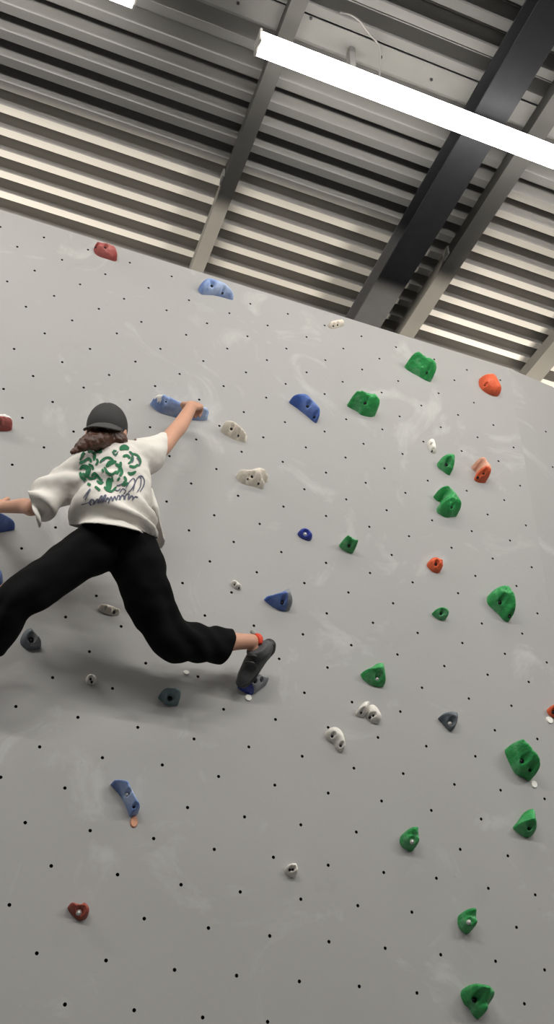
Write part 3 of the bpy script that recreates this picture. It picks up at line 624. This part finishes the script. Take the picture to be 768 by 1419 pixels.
tube(bm, [(shL, .045), (elL, m_(elL, 11)), px(34, 701, .27, 11), (wrL, m_(wrL, 8))], 16)
tube(bm, [(shR, .045), px(222, 622, .36, 13), (elR, m_(elR, 11.5)), px(251, 588, .24, 11), (wrR, m_(wrR, 8))], 16)
tube(bm, [(at(148, 762, .36), .055), (at(88, 794, .36), .055), (knL, .055), (at(2, 855, .27), .05), (anL, .034)], 16)
tube(bm, [(at(188, 764, .36), .06), (at(206, 825, .32), .065), (knR, .055), (at(290, 891, .20), .05), px(325, 889, .18, 12.5), (anR, m_(anR, 10.5))], 16)
tube(bm, [(anR, .026), (at(352, 912, .125), .022), (at(343, 930, .09), .016)], 12)       # foot inside the shoe
tube(bm, [(anL, .036), (at(-30, 915, .09), .03)], 12)
# right hand closed on the end of the long blue hold
def hand(wr, fw, side, nrm, curl, s=1.0):
    """palm and five fingers: fw towards the fingertips, side towards the thumb, nrm out of the back of the hand"""
    k = wr + fw * .045 * s
    loft(bm, [(wr, side * .026 * s, nrm * .020 * s), (wr + fw * .03 * s, side * .034 * s, nrm * .019 * s), (wr + fw * .075 * s, side * .040 * s, nrm * .016 * s), (wr + fw * .088 * s, side * .036 * s, nrm * .010 * s)], 14)
    for off, L, r in ((.029, .072, .0088), (.010, .080, .0092), (-.010, .075, .0088), (-.029, .060, .0078)):
        b = wr + fw * .080 * s + side * off * s
        pts = [(b - fw * .02 * s, r * s)]; a = 0.15; p = b
        for j, seg in enumerate((.44, .32, .24)):
            pts.append((p, r * s * (1 - .06 * j))); a += curl * (.8 if j == 0 else 1.0)
            p = p + (fw * math.cos(a) - nrm * math.sin(a)) * L * seg * s
        pts.append((p, r * s * .82))
        tube(bm, pts, 10, 3)
    b = wr + fw * .03 * s + side * .03 * s
    t1 = (fw * .55 + side * .75 - nrm * .3).normalized(); t2 = (fw * .85 + side * .1 - nrm * .55).normalized()
    tube(bm, [(b - t1 * .012 * s, .0125 * s), (b + t1 * .03 * s, .0105 * s), (b + t1 * .03 * s + t2 * .028 * s, .0095 * s), (b + t1 * .03 * s + t2 * .05 * s, .008 * s)], 10, 3)
fwR = Vector((.30, .42, .62)).normalized()
sdR = Vector((-1, .1, .12)); sdR = (sdR - fwR * sdR.dot(fwR)).normalized(); nmR = sdR.cross(fwR) * -1
if nmR.z < 0: nmR = -nmR
hand(wrR, fwR, sdR, nmR, .85)
fwL = (haL - wrL).normalized()
sdL = Vector((.1, .3, 1)); sdL = (sdL - fwL * sdL.dot(fwL)).normalized(); nmL = sdL.cross(fwL)
if nmL.y > 0: nmL = -nmL
hand(wrL, fwL, sdL, nmL, .5)
body = fuse(bm, .0045, 3)
body = part('body', body, M['skin'], person)

# --- hair below the cap
bm = bmesh.new()
ball(bm, head - FACE * .012 - UPH * .03, (.073, .072, .085), HR)
tube(bm, [(head - FACE * .03 - UPH * .055 - RT * .01, .052), px(138, 609, .53, 15), px(123, 613, .545, 12), px(110, 620, .545, 7), px(100, 627, .54, 3)], 16)
tube(bm, [(head - UPH * .05 + RT * .045 - FACE * .02, .045), (head + RT * .05 - UPH * .085, .02)], 12)
me = fuse(bm, .006, 3)
sd = (at(101, 624, .49) - at(145, 603, .5)).normalized()
displace(me, lambda p, n: .006 * noise.noise(Vector((p.dot(sd) * 9, (p.z + p.x * .6) * 75, p.y * 75))))
hair = part('hair', me, M['hair'], person)

# --- cap worn backwards
bm = bmesh.new()
cc = head + UPH * .018
r = bmesh.ops.create_uvsphere(bm, u_segments=48, v_segments=32, radius=1)
for v in r['verts']:
    q = v.co.copy()
    a = math.atan2(q.y, q.x); seam = -.0022 * math.exp(-((((a / (math.pi / 3)) % 1) - .5) / .06) ** 2)
    k = 1 + seam / .1
    v.co = cc + HR @ Vector((q.x * .078 * k, q.y * .092 * k, max(q.z, -.5) * .096 * k + .0))
dead = [v for v in bm.verts if (HR.transposed() @ (v.co - cc)).z < -.042]
bmesh.ops.delete(bm, geom=dead, context='VERTS')
me = bpy.data.meshes.new('cap'); bmesh.ops.recalc_face_normals(bm, faces=bm.faces); bm.to_mesh(me); bm.free()
capo = part('cap', me, M['cap'], person, .004)
bm = bmesh.new(); tube(bm, [(cc + UPH * .096, .008), (cc + UPH * .099, .007)], 12, 2)
me = bpy.data.meshes.new('cap_button'); bm.to_mesh(me); bm.free()
part('cap_button', me, M['cap'], capo)
bm = bmesh.new(); rows = []
BK = (-FACE * .93 + RT * -.12).normalized()
DN = (-UPH)
for j in range(7):
    t = j / 6; row = []
    for i in range(17):
        a = -1.15 + 2.3 * i / 16
        rim = cc + HR @ Vector((math.sin(a) * .078, -math.cos(a) * .092, -.030))
        ln = .078 * max(0.0, math.cos(a * 1.25)) ** .55
        row.append(bm.verts.new(rim + (BK * .75 + DN * .66).normalized() * ln * t + BK * .006 * math.cos(a) * t))
    rows.append(row)
for j in range(6):
    for i in range(16): bm.faces.new((rows[j][i], rows[j][i + 1], rows[j + 1][i + 1], rows[j + 1][i]))
me = bpy.data.meshes.new('cap_brim'); bmesh.ops.recalc_face_normals(bm, faces=bm.faces); bm.to_mesh(me); bm.free()
me.polygons.foreach_set('use_smooth', [True] * len(me.polygons))
part('cap_brim', me, M['brim'], capo, .004)

# --- t-shirt
bm = bmesh.new()
def ell(x, y, d, hw, hd, tilt=.20):
    p = at(x, y, d); return (p, Vector((1, 0, tilt)).normalized() * m_(p, hw), Vector((0, hd, 0)))
loft(bm, [ell(158, 626, .42, 26, .07, .25), ell(157, 636, .42, 44, .10, .25), ell(156, 656, .42, 52, .12, .24), ell(155, 675, .42, 55, .13, .2), ell(155, 698, .42, 55, .135, .14), ell(156, 715, .42, 55, .135, .08), ell(158, 729, .41, 56, .145, .05), ell(159, 744, .40, 56, .145, .05), ell(160, 765, .40, 54, .13, .05)], 36)
cuL, cuR = at(46, 704, .38), at(222, 624, .385)
dL = Vector((-.86, .32, -.40)).normalized(); dR = Vector((1, .25, .12)).normalized()
tube(bm, [px(150, 648, .42, 29), px(138, 650, .42, 29), px(112, 660, .42, 29), px(82, 677, .40, 25.5), (cuL, m_(cuL, 22)), (cuL + (cuL - at(82, 677, .40)).normalized() * .06, m_(cuL, 22))], 20, 5, False)
tube(bm, [px(160, 645, .42, 31), px(178, 638, .42, 31), px(199, 632, .41, 27), (cuR, m_(cuR, 22)), (cuR + (cuR - at(197, 637, .41)).normalized() * .06, m_(cuR, 22))], 20, 5, False)
tube(bm, [px(160, 634, .42, 18), px(162, 626, .43, 17)], 16, 3, False)
me = fuse(bm, .0075, 7)
hz = at(160, 727, .42).z
def shirt_fold(p, n):
    low = max(0, min(1, (hz + .20 - p.z) / .2))
    f = .017 * low * math.sin(p.z * 85 + 6 * noise.noise(p * 5) + p.x * 12)
    f += .007 * fbm(Vector((p.x * .7 + p.z * .5, p.y, p.z * 1.2 - p.x * .6)), 11)
    arm = max(0, (chest.x - .2 - p.x)) * 3
    f += .010 * min(1, arm) * noise.noise(Vector((p.x * 16 + p.z * 10, p.y * 7, (p.z - p.x) * 7)))
    return f
displace(me, shirt_fold)
fx = at(205, 730, .36).x
cut(me, [(cuL, dL, .185), (cuR, dR, .16), (at(160, 728, .55), Vector((.05, .46, -.88)).normalized(), lambda c: -.20 < c.x - waist.x < .34), (at(161, 615, .44), (neck - chest).normalized(), .075)])
SH = me
shirt = part('t_shirt', me, M['shirt'], person, .004)
# the loose front hem hanging lower at the right side
bm = bmesh.new()
loft(bm, [(at(205, 685, .37), Vector((.014, 0, 0)), Vector((0, .05, 0))), (at(210, 715, .36), Vector((.020, 0, 0)), Vector((0, .07, 0))), (at(216, 735, .33), Vector((.018, 0, 0)), Vector((0, .06, 0))), (at(226, 756, .30), Vector((.008, 0, 0)), Vector((0, .03, 0)))], 18)
me = fuse(bm, .005, 5); displace(me, lambda p, n: .004 * noise.noise(Vector((p.x * 20, p.y * 30, p.z * 12))))
part('loose_hem', me, M['shirt'], shirt)
bvh = BVHTree.FromPolygons([v.co.copy() for v in SH.vertices], [tuple(p.vertices) for p in SH.polygons])
def strokes(name, lines, m, parent):
    bm = bmesh.new()
    for ln in lines:
        pts, w = ln[0], ln[1] * 1.05; leaf = len(ln) > 2
        P = [Vector(p) for p in pts]; Q = []
        for i in range(len(P) - 1):
            p0, p1, p2, p3 = P[max(i - 1, 0)], P[i], P[i + 1], P[min(i + 2, len(P) - 1)]
            for s in range(6):
                t = s / 6; Q.append(0.5 * ((2 * p1) + (p2 - p0) * t + (2 * p0 - 5 * p1 + 4 * p2 - p3) * t * t + (3 * p1 - p0 - 3 * p2 + p3) * t ** 3))
        Q.append(P[-1]); n = len(Q); prev = None
        for i, q in enumerate(Q):
            T = (Q[min(i + 1, n - 1)] - Q[max(i - 1, 0)]); T = T.normalized() if T.length > 1e-6 else Vector((1, 0)); N2 = Vector((-T.y, T.x))
            u = i / (n - 1); k = (math.sin(math.pi * min(1, max(0, .06 + .88 * u))) ** .8 if leaf else min(1, 5 * u + .4, 5 * (1 - u) + .4))
            row = []
            for sgn in (-1, 0, 1):
                z = q + N2 * (w * .5 * k * sgn)
                o = CAM; d = (at(80 + z.x / 3.49, 540 + z.y / 3.49, .3) - CAM).normalized()
                hit = bvh.ray_cast(o, d)
                if hit[0] is None: row = None; break
                nn = hit[1] if hit[1].dot(d) < 0 else -hit[1]
                row.append(hit[0] + nn * .0022)
            if row:
                row = [bm.verts.new(c) for c in row]
                if prev:
                    for a in (0, 1): bm.faces.new((prev[a], prev[a + 1], row[a + 1], row[a]))
            prev = row
    me = bpy.data.meshes.new(name); bm.to_mesh(me); bm.free()
    return part(name, me, m, parent, 0)
G_ = [([(112, 330), (130, 305), (160, 300), (180, 318), (175, 345)], 13), ([(180, 300), (200, 296), (215, 305)], 22, 1), ([(105, 355), (125, 350), (150, 335), (165, 352)], 13),
      ([(108, 385), (125, 372), (150, 385), (140, 415), (120, 405)], 24, 1), ([(108, 400), (118, 425), (140, 440)], 14), ([(140, 400), (150, 425), (175, 430), (190, 415)], 11),
      ([(165, 420), (180, 405), (200, 425), (215, 450)], 12), ([(185, 365), (195, 350), (188, 335)], 10), ([(205, 355), (225, 335), (250, 330), (270, 345)], 11),
      ([(235, 375), (255, 355), (285, 350)], 22, 1), ([(225, 375), (240, 400), (262, 410), (285, 395)], 11), ([(280, 360), (300, 375), (310, 400), (300, 420)], 14),
      ([(305, 350), (300, 385), (285, 410)], 13), ([(300, 292), (320, 280), (345, 288)], 26, 1), ([(285, 300), (268, 296)], 9), ([(315, 325), (335, 320), (350, 335)], 12),
      ([(345, 300), (360, 315), (355, 345), (340, 360)], 10), ([(360, 310), (385, 320), (398, 345), (392, 372)], 10), ([(345, 370), (370, 375), (388, 362)], 12), ([(338, 400), (355, 408), (378, 395)], 16, 1),
      ([(250, 425), (248, 455), (246, 492)], 30, 1), ([(225, 470), (240, 488), (262, 492), (285, 470)], 11), ([(190, 440), (205, 455), (222, 448)], 11), ([(145, 455), (160, 465)], 13),
      ([(180, 470), (195, 480), (205, 490)], 11), ([(310, 455), (325, 462), (340, 450)], 11), ([(320, 420), (330, 440), (318, 452)], 11), ([(265, 300), (275, 315), (290, 312)], 8), ([(120, 320), (108, 345)], 10),
      ([(215, 385), (222, 400)], 10), ([(150, 360), (168, 372), (172, 390)], 11), ([(262, 420), (268, 445)], 9), ([(290, 440), (300, 425)], 10)]
N_ = [([(125, 525), (150, 490), (158, 485), (140, 520), (132, 535)], 5), ([(115, 556), (140, 550), (165, 540)], 5), ([(165, 560), (155, 548), (165, 532), (178, 540), (170, 558)], 7),
      ([(178, 555), (188, 535), (198, 532), (192, 550)], 6), ([(198, 553), (208, 520), (216, 518), (206, 548)], 6), ([(215, 548), (226, 515), (233, 515), (222, 545)], 6), ([(232, 545), (240, 525), (250, 535), (244, 548)], 6),
      ([(250, 542), (258, 520), (266, 538), (274, 518), (282, 536)], 6), ([(284, 538), (290, 515), (300, 518), (295, 535)], 6), ([(300, 535), (310, 512), (322, 518), (318, 535)], 6),
      ([(325, 535), (330, 510), (345, 505), (340, 532)], 6), ([(345, 532), (355, 515), (365, 520), (360, 535)], 6), ([(365, 530), (375, 518), (388, 522)], 5),
      ([(330, 480), (345, 450), (365, 430), (372, 450), (355, 485), (340, 495)], 5), ([(365, 490), (372, 455), (388, 425), (402, 430), (398, 470), (380, 500)], 5), ([(395, 495), (412, 470), (418, 440), (405, 418), (388, 420)], 5),
      ([(300, 500), (315, 480), (330, 490), (318, 505)], 5), ([(285, 465), (300, 462), (315, 455)], 6), ([(350, 310), (365, 330), (360, 352), (350, 350)], 5), ([(268, 300), (280, 320), (292, 300)], 6), ([(210, 350), (230, 342)], 4),
      ([(380, 330), (394, 350), (388, 375)], 4), ([(120, 430), (135, 452)], 5), ([(215, 430), (218, 455)], 4), ([(270, 480), (290, 490), (305, 478)], 5)]
strokes('leaf_print', G_, M['pgreen'], shirt)
strokes('lettering_print', N_, M['pnavy'], shirt)

# --- trousers
bm = bmesh.new()
loft(bm, [ell(157, 712, .39, 40, .095, .06), ell(158, 728, .39, 43, .10, .06), ell(163, 748, .39, 51, .12, .05), ell(168, 765, .38, 50, .125, .03), ell(172, 778, .37, 38, .10, .03)], 36)
tube(bm, [px(152, 752, .385, 33), px(130, 761, .385, 36), px(92, 783, .38, 34), px(42, 817, .37, 31), px(18, 838, .34, 30), px(4, 862, .28, 30), px(-12, 892, .21, 27), px(-18, 904, .18, 27)], 24, 5, False)
cfR = at(313, 895, .175); dcR = ((cfR - at(275, 891, .21)).normalized() + Vector((0, 0, -.28))).normalized()
tube(bm, [px(184, 760, .38, 36), px(193, 785, .37, 39), px(204, 828, .32, 35), px(220, 858, .27, 31), px(240, 884, .235, 31), px(277, 891, .21, 26), (cfR, m_(cfR, 24)), (cfR + (cfR - at(275, 891, .21)).normalized() * .06, m_(cfR, 24))], 24, 5, False)
me = fuse(bm, .009, 8)
axL = (at(20, 830, .34) - at(140, 762, .385)).normalized()
def pant_fold(p, n):
    f = .007 * fbm(p, 6)
    kd = (p - at(238, 884, .24)).length; kl = (p - at(20, 828, .34)).length
    f += .008 * math.exp(-(kd / .20) ** 2) * math.sin((p.x * .8 + p.z) * 62 + 3 * noise.noise(p * 6))
    f += .010 * math.exp(-(kl / .25) ** 2) * math.sin((p.x - p.z * .6) * 52 + 3 * noise.noise(p * 6))
    f += .009 * noise.noise(Vector((p.x * 4 + p.z * 3, p.y * 4, p.z * 20 - p.x * 8)))
    return f
displace(me, pant_fold)
cfL = at(-16, 896, .20); dcL = (at(-16, 896, .20) - at(2, 862, .28)).normalized()
cut(me, [(cfR, dcR, .17), (cfL, dcL, .17)])
part('trousers', me, M['pants'], person, .004)

# --- climbing shoe of the right foot
def pl(x, y, d): return at(180 + x / 3.49, 740 + y / 3.49, d)
def shoe(T, label=None):
    bm = bmesh.new()
    tube(bm, [(T(664, 544, .15), .030), (T(640, 568, .14), .038), (T(606, 610, .115), .040), (T(577, 655, .09), .035), (T(550, 698, .07), .028), (T(537, 718, .06), .020)], 18)
    tube(bm, [(T(612, 548, .16), .043), (T(625, 580, .14), .046)], 18, 4, False)
    me = fuse(bm, .005, 4)
    s = part('climbing_shoe', me, M['shoe'], person)
    bm = bmesh.new()
    tube(bm, [(T(676, 535, .15), .028), (T(664, 560, .13), .032), (T(646, 605, .095), .018), (T(616, 655, .075), .015), (T(583, 700, .055), .018), (T(548, 716, .055), .024), (T(534, 716, .055), .021)], 16)
    r = part('rubber_sole', fuse(bm, .005, 3), M['rubber'], s)
    for k in (0, 1):
        bm = bmesh.new(); a, b = ((T(572, 590, .155), T(628, 612, .15)), (T(560, 622, .135), T(612, 645, .13)))[k]
        tube(bm, [(a, .006), ((a + b) / 2 - Vector((0, .018, 0)), .007), (b, .006)], 8)
        me = bpy.data.meshes.new('strap'); bm.to_mesh(me); bm.free(); part('strap', me, M['rubber'], s)
    bm = bmesh.new(); tube(bm, [(T(612, 488, .165), .008), (T(626, 502, .175), .014), (T(630, 524, .175), .010)], 10)
    me = bpy.data.meshes.new('heel_tab'); bm.to_mesh(me); bm.free(); o = part('heel_tab', me, M['redtab'], s); o['label'] = 'bright red heel tab'
    bm = bmesh.new(); tube(bm, [(T(590, 472, .15), .008), (T(602, 480, .16), .010), (T(612, 490, .16), .007)], 10)
    me = bpy.data.meshes.new('pull_loop'); bm.to_mesh(me); bm.free(); part('pull_loop', me, M['greytab'], s)
shoe(pl)
